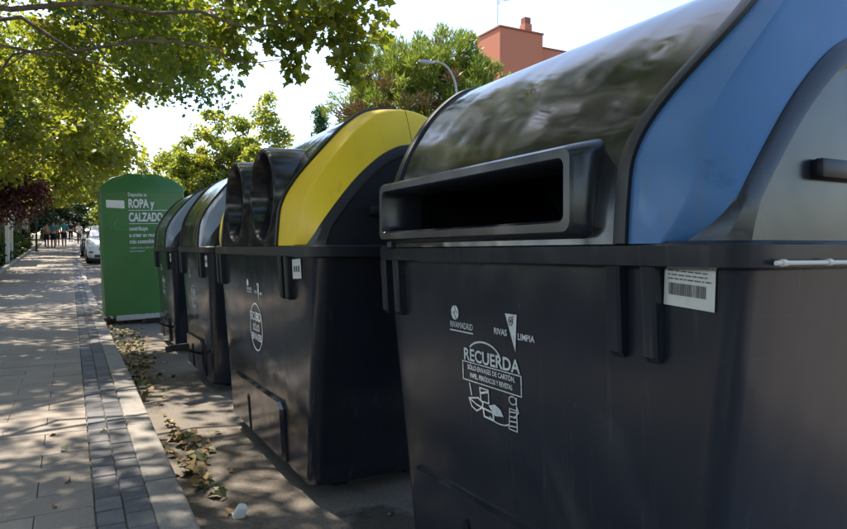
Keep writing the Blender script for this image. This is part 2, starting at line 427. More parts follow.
def make_bin(loc, L, bn, bf, panel, lidm, kind, label, cat='waste container', group=None, rz=0.0, tilt=(0, 0), tn=.16, tf=.12, lugs=(.26, .36), up=.48):
    root = empty('waste_container', (loc[0], loc[1], 0), label, cat, group, rz)
    root.rotation_euler = (tilt[0], tilt[1], rz)
    kk_ = np.linspace(0, 1, NP)
    shp = 1 - (1 - up) * (lambda q: q * q * (3 - 2 * q))(np.clip((kk_ - .16) / .5, 0, 1))     # panel border slants outwards with height
    shp = np.r_[shp, shp[-2::-1]]
    # body: tapered, bowed, rounded corners
    zs = [.065, .075, .10, .16, .27, .38, .50, .62, .74, .86, .98, RIM0 + .004]
    def inset(z):
        k = (RIM0 - z) / RIM0
        b = .012 if z < .07 else (.004 if z < .08 else 0)
        return .034 + .055 * k + b, .034 + tn * k + b, .034 + tf * k + b
    def bow(y, z): return .012 * math.sin(math.pi * min(max(y / L, 0), 1)) * math.sin(math.pi * min(max(z / 1.1, 0), 1))
    rings = []
    for z in zs:
        ix, iy, jy = inset(z)
        ring = []
        for x, y in rrect(ix, D - ix, iy, L - jy, .05, 6, 10):
            sgn = -1 if x < D / 2 else 1
            onx = (abs(x - ix) < 1e-5 or abs(x - (D - ix)) < 1e-5)
            dx = bow(y, z) * sgn * max(0, min(1, min(y - iy - .07, L - jy - .07 - y) / .1)) if onx else 0
            ring.append((x + dx, y, z))
        rings.append(ring)
    bodym = m_plast if kind == 'slot' else m_plast_g
    body = MB().loft(rings).build('body', bodym, root, 40)
    def front(y, z, off=.0025):
        ix, iy, jy = inset(z)
        e = max(0, min(1, min(y - iy - .07, L - jy - .07 - y) / .1))
        return ix - bow(y, z) * e - off
    # rim
    rr = []
    for z, k in ((RIM0, .014), (RIM0 + .006, .002), (RIM1 - .008, 0), (RIM1, .010)):
        rr.append([(x, y, z) for x, y in rrect(k, D - k, k, L - k, .085, 6)])
    MB().loft(rr).build('rim', m_trim if kind != 'slot' else m_plast, root, 40)
    # feet
    for x, y in ((.28, .5), (.28, L - .45), (D - .28, .5), (D - .28, L - .45)):
        MB().bbox(x - .05, x + .05, y - .06, y + .06, 0, .08, .008).build('foot', m_rubber, root)
    # moulded plinth panel low on the front and dark slot strip
    def front_prism(poly, d0, d1, name, m, bev=.012):
        n = len(poly); v = []
        cy = sum(p[0] for p in poly) / n; cz = sum(p[1] for p in poly) / n
        for k, (sc_, off) in enumerate(((1, d0), (1, d1 * .4), (1 - bev / .3, d1))):
            for y, z in poly: 
                y2, z2 = cy + (y - cy) * sc_, cz + (z - cz) * sc_
                v.append((front(y2, z2, off), y2, z2))
        f = []
        for k in range(2):
            for i in range(n): f.append((k * n + i, k * n + (i + 1) % n, (k + 1) * n + (i + 1) % n, (k + 1) * n + i))
        f.append(tuple(2 * n + i for i in range(n)))
        return obj(name, v, f, m, root, 25)
    y0, y1 = L * .30, L * .86
    front_prism([(y0, .095), (y0 - .02, .355), (y0 + .02, .385), (y1 - .03, .365), (y1, .33), (y1, .095)], -.01, .022, 'plinth_panel', bodym)
    ym = L * .62
    front_prism([(ym - .014, .10), (ym - .014, .29), (ym, .305), (ym + .014, .29), (ym + .014, .10)], .015, .0245, 'slot_shade_strip', m_rubber, .01)  # dark raised strip paints the shade of a recessed slot
    # lifting lugs under the rim
    for y in (lugs[0], lugs[1], L - .075, L - .175):
        mb = MB()
        zt, zb = RIM0 + .004, .89
        xt, xb = .004, .014
        w0, w1 = .020, .0185
        rg = []
        for z, xf, w in ((zt, xt, w0), (zb + .012, xb, w1), (zb, xb + .010, w1 - .004)):
            rg.append([(xf, y - w + .006, z), (xf, y + w - .006, z), (xf + .006, y + w, z), (.09, y + w, z), (.09, y - w, z), (xf + .006, y - w, z)])
        mb.loft(rg).build('lifting_lug', m_trim if kind != 'slot' else m_plast, root, 30)
    # lid surface between the end panels, with the opening cut out
    NY = int((L - bn - bf) / .014)
    us = np.linspace(0, 1, NY)
    P = full(Ph); n = len(P)
    if kind == 'slot':
        hy0, hy1, hz0, hz1 = .375, L - .16, 1.134, 1.362
        cut = lambda y, x, z: x < .5 and hy0 + .018 < y < hy1 - .018 and z < hz1 - .016 and z > hz0 + .01
    elif kind == 'round':
        cs = [bn + .28, bn + .28 + .60]; cz = 1.372; cr = .240
        cut = lambda y, x, z: x < .6 and any((y - c) ** 2 + (z - cz) ** 2 < (cr - .012) ** 2 for c in cs)
    else:
        cut = lambda y, x, z: False
    YB = lambda k, u: bn * shp[k] * (1 - u) + (L - bf * shp[k]) * u
    v = [(P[k][0], YB(k, u), P[k][1]) for u in us for k in range(n)]; f = []
    for i in range(NY - 1):
        for k in range(n - 1):
            q = .5 * (P[k] + P[k + 1])
            if cut(YB(k, .5 * (us[i] + us[i + 1])), q[0], q[1]): continue
            a = i * n + k; f.append((a, a + 1, a + n + 1, a + n))
    lid = obj('lid', v, f, lidm, root, 60)
    # raised dark lip where lid meets panel
    nrm = np.gradient(P, axis=0); nrm = np.stack([-nrm[:, 1], nrm[:, 0]], 1); nrm /= np.linalg.norm(nrm, axis=1)[:, None]
    for bb, sg in ((bn, 1), (bf, -1)):
        secs = []
        for k in range(n):
            p, q = P[k], nrm[k]; yb = bb * shp[k] if sg > 0 else L - bb * shp[k]
            secs.append([(p[0] - q[0] * .02, yb - sg * .004, p[1] - q[1] * .02), (p[0] + q[0] * .010, yb - sg * .004, p[1] + q[1] * .010),
                         (p[0] + q[0] * .012, yb + sg * .010, p[1] + q[1] * .012), (p[0] + q[0] * .009, yb + sg * .030, p[1] + q[1] * .009), (p[0] - q[0] * .02, yb + sg * .034, p[1] - q[1] * .02)])
        MB().loft(secs).build('lid_lip', m_trim, root, 40)
    # coloured end panels and dark ends
    e = .06
    for near in (True, False):
        b = bn if near else bf
        def Y(y): return y if near else L - y
        for fr in (True, False):
            def X(x): return x if fr else D - x
            cols = []
            kq = np.linspace(0, 1, NP)
            for j, (u, w) in enumerate(((0, 0), (.35, .07), (.67, .15), (.70, .18), (.73, .25), (.87, .62), (1, 1))):
                c = []
                for k in range(NP):
                    xz = Ph[k] * (1 - w) + Qh[k] * w
                    yq = e + min(.10, b * .35) * max(0, 1 - kq[k] * 6) ** 2
                    c.append((X(xz[0]), Y(b * shp[k] * (1 - u) + yq * u), xz[1]))
                if fr is False: c[-1] = c[-1]
                cols.append(c)
            o = MB().loft(cols, cap=False, closed=False)
            if not fr:  # leave a hairline seam at the crest
                o.v = [(x + (.0025 if x < D / 2 + .002 else 0), y, z) for x, y, z in o.v]
            o.build('end_panel', panel, root, 22)
        Q = full(Qh)
        yq = np.array([e + min(.10, b * .35) * max(0, 1 - kk * 6) ** 2 for kk in np.linspace(0, 1, NP)])
        yq = np.r_[yq, yq[-2::-1]]
        rings = []
        for sc_, dy, out in ((1, .004, 0), (1.0, -.004, .0), (.975, -.012, .7), (.90, -.016, 1), (.87, -.004, 1), (.0, -.004, 1)):
            r_ = []
            for k in range(len(Q)):
                x = D / 2 + (Q[k][0] - D / 2) * (sc_ if sc_ > 0 else .0)
                z = RIM1 - .004 + (Q[k][1] - RIM1 + .004) * sc_
                yy = yq[k] * (1 - out) + e * out + dy
                r_.append((x, Y(yy), z))
            rings.append(r_)
        MB().loft(rings, cap=False, closed=False).build('lid_end', m_plast if kind == 'slot' else m_trim, root, 40)
        # dark bar standing in for a shadow blob on the lid end
        yy = sorted((Y(e - .030), Y(e - .0)))
        MB().bbox(.27, .44, yy[0], yy[1], 1.255, 1.295, .01, 2).build('shadow_blob_bar', m_trim, root, 40)
    # openings
    if kind == 'slot':
        rg = []
        for x, g, r_ in ((.16, .0, .03), (.03, .0, .03), (-.042, -.018, .028), (-.050, -.024, .024), (-.050, -.044, .02), (-.042, -.050, .018), (.10, -.056, .018)):
            rg.append([(x, y, z) for y, z in rrect(hy0 - g - .012, hy1 + g + .012, max(hz0 - (g if g < 0 else 0), RIM1 + .003) if g < 0 else RIM1 + .003, hz1 + g + .004, r_, 5)])
        MB().loft(rg, cap=False).build('slot_frame', m_plast, root, 40)
    if kind == 'round':
        for c in cs:
            rg = []
            for x, r_ in ((.50, cr), (.20, cr), (.012, cr - .004), (-.002, cr - .012), (-.002, cr - .026), (.012, cr - .034), (.32, cr - .045)):
                rg.append([(x, c + r_ * math.cos(2 * math.pi * k / 48), cz + r_ * math.sin(2 * math.pi * k / 48)) for k in range(48)])
            col = MB().loft(rg, cap=False).build('aperture_collar', m_plast_g, root, 40)
            for k in range(8):
                a0, a1 = 2 * math.pi * k / 8 + .03, 2 * math.pi * (k + 1) / 8 - .03
                rad = cr - .04
                pts = [(.11 + .012 * (k % 2), c + .018 * math.cos((a0 + a1) / 2), cz + .018 * math.sin((a0 + a1) / 2))]
                for q in range(5):
                    a = a0 + (a1 - a0) * q / 4; pts.append((.09, c + rad * math.cos(a), cz + rad * math.sin(a)))
                obj('rubber_flap', pts, [tuple(range(6))], m_rubber, col)
    root['L'] = L
    return root, front, L

def mark(root, front, yc, zc, v2, f, name, m, off=.0025, rot=0.0, parent=None):
    ca, sa = math.cos(rot), math.sin(rot)
    v = []
    for u, w in v2:
        a, b = u * ca - w * sa, u * sa + w * ca
        y, z = yc - a, zc + b
        v.append((front(y, z, off), y, z))
    return obj(name, v, f, m, parent or root)

class D2:
    """flat line art collected in 2d"""
    def __init__(s): s.v = []; s.f = []
    def add(s, v, f):
        k = len(s.v); s.v += v; s.f += [tuple(i + k for i in q) for q in f]; return s
    def text(s, body, size, u, w, align='CENTER', bold=0.0, sx=1.0):
        v, f = text2d(body, size, align, bold, sx); return s.add([(a + u, b + w) for a, b in v], f)
    def poly(s, p): return s.add(list(p), [tuple(range(len(p)))])
    def line(s, p, w):
        for (a, b), (c, d) in zip(p[:-1], p[1:]):
            L_ = math.hypot(c - a, d - b) or 1; nx, ny = -(d - b) / L_ * w / 2, (c - a) / L_ * w / 2
            ex, ey = (c - a) / L_ * w * .3, (d - b) / L_ * w * .3
            s.poly([(a + nx - ex, b + ny - ey), (a - nx - ex, b - ny - ey), (c - nx + ex, d - ny + ey), (c + nx + ex, d + ny + ey)])
        return s
    def ring(s, u, w, ru, rw, wd, a0=0, a1=360, n=28):
        return s.line([(u + ru * math.cos(R(a0 + (a1 - a0) * k / n)), w + rw * math.sin(R(a0 + (a1 - a0) * k / n))) for k in range(n + 1)], wd)
    def disc(s, u, w, r, n=20): return s.poly([(u + r * math.cos(2 * math.pi * k / n), w + r * math.sin(2 * math.pi * k / n)) for k in range(n)])

def company_mark(root, front, yc, zc, k=1.0):
    d = D2()
    # round emblem split by a bent river line
    rr_ = .022 * k
    left = [(-.002 * k, rr_), (.003 * k, .008 * k), (-.006 * k, -.001 * k), (.008 * k, -.0205 * k)]
    arcL = [(rr_ * math.cos(R(a)), rr_ * math.sin(R(a))) for a in range(292, 94, -9)]
    d.poly([(a - .0022 * k, b) for a, b in left][::1] + [(a, b) for a, b in arcL])
    arcR = [(rr_ * math.cos(R(a)), rr_ * math.sin(R(a))) for a in range(-62, 84, 9)]
    d.poly([(a + .0022 * k, b) for a, b in left][::1] + arcR)
    d.text('RIVAMADRID', .027 * k, .036 * k, -.046 * k, sx=.82)
    d.poly([(-.032 * k, -.057 * k), (.102 * k, -.057 * k), (.102 * k, -.053 * k), (-.032 * k, -.053 * k)])
    return mark(root, front, yc, zc, d.v, d.f, 'company_emblem', m_print)

def campaign_mark(root, front, yc, zc, k=1.0):
    d = D2()
    d.poly([(-.026 * k, .045 * k), (.026 * k, .045 * k), (.018 * k, -.055 * k)])
    d.text('RIVAS', .024 * k, -.050 * k, -.016 * k, bold=.0004)
    d.text('LIMPIA', .024 * k, .064 * k, -.020 * k, bold=.0004)
    o = mark(root, front, yc, zc, d.v, d.f, 'campaign_emblem', m_print)
    e = D2(); e.ring(.0, .026 * k, .009 * k, .011 * k, .003 * k); e.poly([(-.004*k, .022*k), (.004*k, .022*k), (.004*k, .031*k), (-.004*k, .031*k)])
    mark(root, front, yc, zc, e.v, e.f, 'crest', m_ink, .0035, parent=o)

def reminder_mark(root, front, yc, zc, lines, k=1.0, rot=0.0):
    d = D2()
    d.ring(-.03 * k, .062 * k, .082 * k, .055 * k, .007 * k, 12, 150, 18)
    d.text('RECUERDA', .066 * k, 0, .035 * k, bold=.0014, sx=.84)
    d.line([(-.145 * k, .027 * k), (.145 * k, .027 * k), (.145 * k, -.045 * k), (-.145 * k, -.045 * k), (-.145 * k, .027 * k)], .004 * k)
    d.text(lines[0], .026 * k, 0, .000, bold=.0005, sx=.265 / max(.35, .0165 * len(lines[0])) )
    d.text(lines[1], .026 * k, 0, -.031 * k, bold=.0005, sx=.265 / max(.35, .0165 * len(lines[1])))
    # jar, box, paper, bottle
    d.line([(-.11 * k, -.055 * k), (-.10 * k, -.10 * k)], .005 * k)
    d.line([(-.115 * k, -.115 * k), (-.10 * k, -.145 * k), (-.075 * k, -.155 * k), (-.045 * k, -.135 * k), (-.04 * k, -.115 * k), (-.065 * k, -.102 * k), (-.115 * k, -.115 * k), (-.075 * k, -.13 * k), (-.045 * k, -.135 * k)], .006 * k)
    d.line([(-.055 * k, -.06 * k), (-.01 * k, -.06 * k), (-.01 * k, -.11 * k), (-.05 * k, -.11 * k), (-.055 * k, -.06 * k)], .005 * k)
    d.line([(-.05 * k, -.08 * k), (-.01 * k, -.066 * k)], .008 * k)
    d.poly([(-.012 * k, -.118 * k), (.02 * k, -.105 * k), (.048 * k, -.118 * k), (.06 * k, -.14 * k), (.02 * k, -.148 * k)])
    d.line([(-.04 * k, -.135 * k), (.01 * k, -.14 * k), (.012 * k, -.168 * k), (-.035 * k, -.165 * k), (-.04 * k, -.135 * k)], .007 * k)
    d.ring(.04 * k, -.15 * k, .05 * k, .022 * k, .005 * k, 200, 330, 8)
    d.ring(.105 * k, -.068 * k, .016 * k, .014 * k, .004 * k)
    d.line([(.122 * k, -.055 * k), (.122 * k, -.175 * k), (.085 * k, -.175 * k), (.09 * k, -.10 * k), (.118 * k, -.10 * k)], .004 * k)
    for i in range(4): d.line([(.09 * k, (-.112 - .017 * i) * k), (.118 * k, (-.108 - .017 * i) * k)], .0045 * k)
    d.line([(.11 * k, -.13 * k), (.13 * k, -.105 * k), (.125 * k, -.09 * k)], .004 * k)
    d.v = [(a, b * .76) for a, b in d.v]
    return mark(root, front, yc, zc, d.v, d.f, 'reminder_print', m_print, rot=rot)

def sticker(root, front, yc, zc, w, h, rot, barcode=True):
    p = [(-w / 2, -h / 2), (0, -h / 2), (w / 2, -h / 2), (w / 2, h / 2), (0, h / 2), (-w / 2, h / 2)]
    st = mark(root, front, yc, zc, p, [(0, 1, 4, 5), (1, 2, 3, 4)], 'sticker', m_sticker, .004, rot)
    d = D2(); r_ = random.Random(3)
    if barcode:
        u = -w * .40
        while u < w * .32:
            b = r_.choice((.0008, .0014, .0022)); d.poly([(u, -h * .22), (u + b, -h * .22), (u + b, h * .08), (u, h * .08)]); u += b + r_.choice((.0009, .0016))
        for i in range(3):
            u = -w * .42
            while u < w * .36:
                b = r_.uniform(.004, .014); d.poly([(u, h * (.40 - .10 * i)), (u + b, h * (.40 - .10 * i)), (u + b, h * (.37 - .10 * i)), (u, h * (.37 - .10 * i))]); u += b + .003
        mark(root, front, yc, zc, d.v, d.f, 'barcode', m_ink, .0055, rot, parent=st)
    else:
        for u in (-.3, -.05, .2): d.poly([(w * u, -h * .15), (w * (u + .15), -h * .15), (w * (u + .15), h * .15), (w * u, h * .15)])
        mark(root, front, yc, zc, d.v, d.f, 'printed_code', m_ink, .0055, rot, parent=st)
    return st

# paper bin (blue ends)
bx, fx, Lx = make_bin((1.0, .695), 1.545, .27, .15, m_blue, m_lid, 'slot',
    'black paper container with blue end panels and a wide letterbox slot', 'waste container', tilt=(R(-.35), 0), lugs=(.225, .32))
company_mark(bx, fx, 1.70 - .695, .928)
campaign_mark(bx, fx, 1.41 - .695, .902)
reminder_mark(bx, fx, 1.515 - .695, .765, ('SÓLO ENVASES DE CARTÓN,', 'PAPEL, PERIÓDICOS Y REVISTAS'), rot=0.0)
sticker(bx, fx, .838 - .695, 1.045, .115, .078, R(-4))
MB().tube([(.06, -.012, 1.094), (.6, -.014, 1.092), (1.15, -.012, 1.094)], .0042, 8).build('white_rod', m_rod, bx, 40)
for xx in (.075, .21, .45, .8): MB().tube([(xx, -.012, 1.094), (xx + .012, -.012, 1.094)], .0065, 8).build('rod_clip', m_rod, bx, 40)

# packaging bin (yellow ends)
by, fy, Ly = make_bin((.82, 2.43), 1.98, .46, .30, m_yellow, m_lid, 'round',
    'black packaging container with yellow end panels and two round openings', tn=.27, lugs=(.38, .47), up=.62)
company_mark(by, fy, 1.18, .99 - .06, .9)
campaign_mark(by, fy, .96, .895, .9)
d = D2(); d.ring(0, 0, .125, .125, .008); d.text('RECUERDA', .062, 0, .035, bold=.0018, sx=.8); d.text('SÓLO', .05, 0, -.02, bold=.0015); d.text('ENVASES', .05, 0, -.07, bold=.0015)
mark(by, fy, 1.02, .70, d.v, d.f, 'reminder_print', m_print)
sticker(by, fy, .285, 1.03, .12, .085, R(3), False)
MB().tube([(.30, -.008, 1.088), (1.1, -.008, 1.088)], .003, 6).build('white_rod', m_rod, by)

def pedal(root, y):
    mb = MB()
    mb.tube([(.10, y + .32, .25), (-.03, y + .14, .31), (-.12, y + .02, .36)], .011, 8)
    arm = mb.build('pedal_arm', m_darksteel, root, 40)
    M_ = Matrix.Translation((-.17, y - .02, .375)) @ Matrix.Rotation(R(20), 4, 'Z') @ Matrix.Rotation(R(-16), 4, 'X')
    MB().bbox(-.075, .075, -.045, .045, -.022, .022, .006, 1, M_).build('pedal_plate', m_rubber, root)
# two household bins with grey panels further along
bc, fc, Lc = make_bin((.86, 4.95), 1.41, .27, .25, m_greyblue, m_lid_green, 'none',
    'dark container with grey end panels standing right behind the yellow ended bin')
sticker(bc, fc, .13, 1.02, .09, .085, R(2), False); pedal(bc, .20); reminder_mark(bc, fc, .75, .72, ('SÓLO RESTOS', 'Y ORGÁNICO'), .9); company_mark(bc, fc, .95, .92, .9)
bd, fd, Ld = make_bin((.88, 7.10), 1.50, .27, .25, m_greyblue, m_lid_green, 'none',
    'dark container with grey end panels beside the green clothes bank')
sticker(bd, fd, .13, 1.02, .09, .085, R(-2), False); pedal(bd, .08); reminder_mark(bd, fd, .75, .72, ('SÓLO RESTOS', 'Y ORGÁNICO'), .9); company_mark(bd, fd, .95, .92, .9)

# ------------------------------------------------------------------ green clothes bank
g = empty('clothes_bank', (.43, 10.4, 0), 'tall green metal clothes and shoes bank with white lettering', 'clothes bank')
g.rotation_euler = (0, R(-1.6), 0)
W, DP = 1.14, 1.05
def gring(x0, x1, y0, y1, z, r=.03): return [(x, y, z) for x, y in rrect(x0, x1, y0, y1, r, 3)]
MB().loft([gring(0, W, 0, DP, .13), gring(0, W, 0, DP, 1.93)]).build('cabinet', m_green, g, 40)
MB().loft([gring(-.008, W + .008, -.008, DP + .008, 1.93), gring(-.004, W + .004, .0, DP, 2.00), gring(.03, W - .02, .01, DP - .01, 2.03), gring(.14, W - .16, .04, DP - .04, 2.13), gring(.34, W - .36, .08, DP - .08, 2.20), gring(.44, W - .46, .12, DP - .12, 2.205)]).build('roof', m_green, g, 40)
MB().bbox(.14, W - .06, -.025, DP - .05, .055, .132, .006).build('base_plinth', m_base, g)
for x in (.2, W - .2): MB().bbox(x - .05, x + .05, .1, DP - .1, 0, .06, .004).build('skid', m_darksteel, g)
def gmark(name, d, m, off=.004):
    return obj(name, [(a, -off, b) for a, b in d.v], d.f, m, g)
x0 = .36
d = D2(); d.text('Deposita tu', .075, x0, 1.865, 'LEFT', .001, .72); gmark('lettering', d, m_print)
d = D2(); d.text('ROPA y', .175, x0, 1.70, 'LEFT', .006, .60); gmark('lettering', d, m_print)
d = D2(); d.text('CALZADO', .175, x0, 1.50, 'LEFT', .006, .56); gmark('lettering', d, m_print)
d = D2()
for z in (1.655, 1.46): d.poly([(x0, z), (x0 + .55, z), (x0 + .55, z + .008), (x0, z + .008)])
gmark('rule_line', d, m_print)
for i, tx in enumerate(('contribuye', 'a crear un mundo', 'más sostenible')):
    d = D2(); d.text(tx, .085, x0, 1.365 - i * .095, 'LEFT', .002, .68); gmark('lettering', d, m_print)
for i, tx in enumerate(('recogida de ropa y calzado usado', 'para su reutilización')):
    d = D2(); d.text(tx, .04, x0, 1.10 - i * .05, 'LEFT', 0, .62); gmark('lettering', d, m_print)
d = D2(); d.poly([(.07, 1.70), (.31, 1.685), (.31, 1.80), (.07, 1.81)]); st = gmark('sticker', d, m_sticker)
d = D2(); r_ = random.Random(5)
for i in range(14):
    a = r_.uniform(0, 360); rr_ = r_.uniform(.03, .10); cx, cz_ = .17 + r_.uniform(-.05, .06), 1.43 + r_.uniform(-.06, .06)
    d.line([(cx, cz_), (cx + rr_ * math.cos(R(a)), cz_ + rr_ * .6 * math.sin(R(a)))], .005)
gmark('scratched_logo', d, mat('faded_print', (.10, .28, .10), .6, .3))
MB().bbox(-.012, .02, .25, .80, 1.35, 1.75, .01).build('chute_door', m_green, g)

# ------------------------------------------------------------------ leaves and trees
T_RHOMB = np.array([(0, 0), (.45, .32), (1, 0), (.45, -.32)])
T_PLANE = np.array([(0, 0), (.08, .16), (.02, .44), (.30, .34), (.48, .60), (.62, .28), (1.0, 0), (.62, -.28), (.48, -.60), (.30, -.34), (.02, -.44), (.08, -.16)])
T_PLANE = T_PLANE * np.array([1, .9]) * .82 + np.array([(.05 if i % 2 == 0 and i not in (0, 6) else 0, 0) for i in range(12)])
T_LITTER = np.array([(0, 0), (.06, .20), (.16, .34), (.36, .30), (.50, .42), (.70, .22), (1.0, .04), (.72, -.20), (.52, -.36), (.30, -.26), (.10, -.34), (.05, -.14)])
T_OVAL = np.array([(0, 0), (.25, .22), (.6, .26), (1, 0), (.6, -.26), (.25, -.22)])
T_NEEDLE = np.array([(0, 0), (.4, .09), (1, 0), (.4, -.09)])

def leaf_object(name, P, size, tint, m, parent=None, tmpl=T_RHOMB, up=.6, fold=.25, axis=None, loc=None, mats=None, mi=None):
    N = len(P); K = len(tmpl)
    nr = rng.normal(size=(N, 3)); nr[:, 2] = nr[:, 2] + up * 1.6
    nr /= np.linalg.norm(nr, axis=1)[:, None]
    tg = rng.normal(size=(N, 3)) if axis is None else axis + rng.normal(size=(N, 3)) * .35
    tg[:, 2] -= (.35 if axis is None else 0)
    if axis is not None:
        tg /= np.linalg.norm(tg, axis=1)[:, None]
        nr -= tg * (nr * tg).sum(1)[:, None]
    else:
        tg -= nr * (nr * tg).sum(1)[:, None]
    tg /= np.linalg.norm(tg, axis=1)[:, None]; nr /= np.linalg.norm(nr, axis=1)[:, None]
    bt = np.cross(nr, tg)
    u, w = tmpl[:, 0], tmpl[:, 1]
    V = P[:, None, :] + size[:, None, None] * (tg[:, None, :] * u[None, :, None] + bt[:, None, :] * w[None, :, None] + nr[:, None, :] * (np.abs(w) * fold - .18 * u * u)[None, :, None])
    me = bpy.data.meshes.new(name)
    me.vertices.add(N * K); me.vertices.foreach_set('co', V.astype(np.float32).ravel())
    me.loops.add(N * K); me.loops.foreach_set('vertex_index', np.arange(N * K, dtype=np.int32))
    me.polygons.add(N); me.polygons.foreach_set('loop_start', np.arange(0, N * K, K, dtype=np.int32))
    try: me.polygons.foreach_set('loop_total', np.full(N, K, dtype=np.int32))
    except Exception: pass
    a = me.attributes.new('tint', 'FLOAT', 'FACE'); a.data.foreach_set('value', np.clip(tint, 0, 1).astype(np.float32))
    if mats:
        for q in mats: me.materials.append(q)
        me.polygons.foreach_set('material_index', mi.astype(np.int32))
    me.update(calc_edges=True); me.validate()
    return link(name, me, m if not mats else None, parent, None, loc)

def clump_points(cl, per_vol=None, n_each=None, flat=.75):
    pts = []; cen = []; tn = []
    for (c, r, n) in cl:
        q = rng.normal(size=(n, 3)); q /= np.linalg.norm(q, axis=1)[:, None]
        q *= (rng.random(n) ** .45)[:, None] * r; q[:, 2] *= flat
        pts.append(np.array(c) + q); tn.append(np.full(n, rng.random()))
    return np.vstack(pts), np.concatenate(tn)

def limbs(mb, base, h, r0, targets, lean=(0, 0), n=8):
    """trunk from base up to h with limbs arching to the targets"""
    b = Vector(base); top = b + Vector((lean[0], lean[1], h))
    kn = [b + (top - b) * t + Vector((random.uniform(-.06, .06), random.uniform(-.06, .06), 0)) * (1 if 0 < t < 1 else 0) for t in (0, .04, .2, .45, .7, 1)]
    mb.tube(kn, [r0 * 1.5, r0 * 1.15, r0, r0 * .92, r0 * .85, r0 * .62], 10)
    for tg_ in targets:
        tg_ = Vector(tg_); t0 = random.uniform(.62, 1.0)
        st = b + (top - b) * t0
        mid = st + (tg_ - st) * .5 + Vector((random.uniform(-.3, .3), random.uniform(-.3, .3), random.uniform(.2, .6)))
        d_ = (tg_ - st).length; rr_ = r0 * random.uniform(.15, .25)
        kp = catmull([tuple(st), tuple(st + (mid - st) * .5 + Vector((0, 0, .12))), tuple(mid), tuple(mid + (tg_ - mid) * .6), tuple(tg_)], 4)
        kp[1:-1] += np.array([[random.gauss(0, .07) for _ in range(3)] for _ in range(len(kp) - 2)])
        mb.tube(kp, list(rr_ * (1 - .9 * np.linspace(0, 1, len(kp)))), 6)

def plane_tree(loc, label, R_=(5.0, 5.0), zlo=3.1, zhi=9.0, n_cl=95, n_leaf=230, size=.15, m=None, tmpl=T_RHOMB, extra=None, group=None, h=3.0, r0=.2, edge_rise=.25, zpow=1.1, name='plane_tree', mats=None, mixw=None, trunk_m=None):
    z0 = gz(loc[1]); t0, s0 = loc
    root = empty(name, (t0, s0, z0), label, 'tree', group)
    cl = []
    while len(cl) < n_cl:
        p = rng.uniform(-1, 1, 3); rr_ = np.hypot(p[0], p[1])
        if rr_ > 1: continue
        zt = zlo + max(0, p[0] * R_[0] - .5) * edge_rise
        ztop = zhi - (zhi - zlo) * .75 * rr_ ** 2
        if rr_ < .55 and rng.random() < .35: continue
        if ztop < zt + .3: continue
        z = zt + (ztop - zt) * rng.random() ** zpow
        cl.append(((p[0] * R_[0], p[1] * R_[1], z), rng.uniform(.5, .95), int(n_leaf * rng.uniform(.6, 1.3))))
    tg = [c for c, _, _ in cl[:22]]
    if extra:
        for c, r_, n in extra: cl.append(((c[0] - t0, c[1] - s0, c[2] - z0), r_, n))
        tg += [(c[0] - t0, c[1] - s0, c[2] - z0 + .05) for c, r_, n in extra[::6]]
    mb = MB(); limbs(mb, (0, 0, -.1), h, r0, tg)
    mb.build('trunk', trunk_m or m_bark, root, 60)
    P, tn = clump_points(cl)
    tint = .55 * tn + rng.random(len(P)) * .55 - .05
    sz = size * rng.uniform(.65, 1.25, len(P))
    mi = None
    if mats:
        k = rng.choice(len(mats), p=mixw, size=len(cl)); mi = np.concatenate([np.full(c[2], k[i]) for i, c in enumerate(cl)])
    leaf_object('crown', P, sz, tint, m or m_leaf, root, tmpl, mats=mats, mi=mi)
    return root

droop = [((2.42, 5.74, 3.20), .34, 181), ((2.25, 5.62, 2.90), .24, 111), ((2.23, 5.45, 2.66), .13, 40), ((2.10, 5.69, 3.22), .33, 171),
         ((1.95, 6.11, 3.36), .36, 181), ((1.79, 6.08, 3.10), .25, 100), ((1.83, 5.95, 2.84), .13, 40), ((1.85, 5.95, 2.70), .08, 15), ((1.76, 6.78, 3.55), .40, 181),
         ((1.60, 7.32, 3.42), .32, 141), ((1.50, 7.38, 3.68), .42, 202), ((1.69, 7.27, 3.18), .18, 52), ((1.45, 8.31, 3.60), .45, 222),
         ((1.37, 8.93, 3.40), .45, 222), ((2.3, 5.3, 3.45), .35, 162), ((1.9, 5.2, 3.4), .4, 181),
         ((1.2, 9.2, 3.9), .6, 324), ((1.0, 8.0, 3.9), .6, 324), ((.9, 9.8, 3.5), .5, 262), ((1.5, 6.5, 3.9), .5, 243), ((2.0, 6.6, 3.95), .5, 243)]
plane_tree((-2.8, 5.6), 'plane tree with low drooping branches reaching over the yellow ended bin', (4.7, 4.6), 3.5, 11.0, 175, 370, .115, tmpl=T_PLANE, extra=droop, zpow=.8)
plane_tree((-2.9, 13.2), 'plane tree with dense crown over the path beside the green clothes bank', (5.2, 4.8), 3.1, 11.0, 200, 400, .125, tmpl=T_PLANE, zpow=.85, mats=[m_leaf, m_leaf_bluish, m_leaf_brown], mixw=[.80, .13, .07])  # bluish clumps put the tone of shaded leaves into the leaf colour
labs = ['plane tree standing just before the purple plum', 'plane tree beside the white entrance portal', 'plane tree between the entrance portal and the pale porch', 'plane tree beside the pale flat roofed porch', 'last plane tree of the row past the pale porch']
for k, (t_, s_) in enumerate(((-2.8, 21), (-2.9, 29), (-2.8, 37.5), (-2.8, 46), (-2.8, 55))):
    plane_tree((t_, s_), labs[k], (4.6, 4.6), 2.9, 8.6, 120, 220, .21, m_leaf_far, group='plane trees in a row')
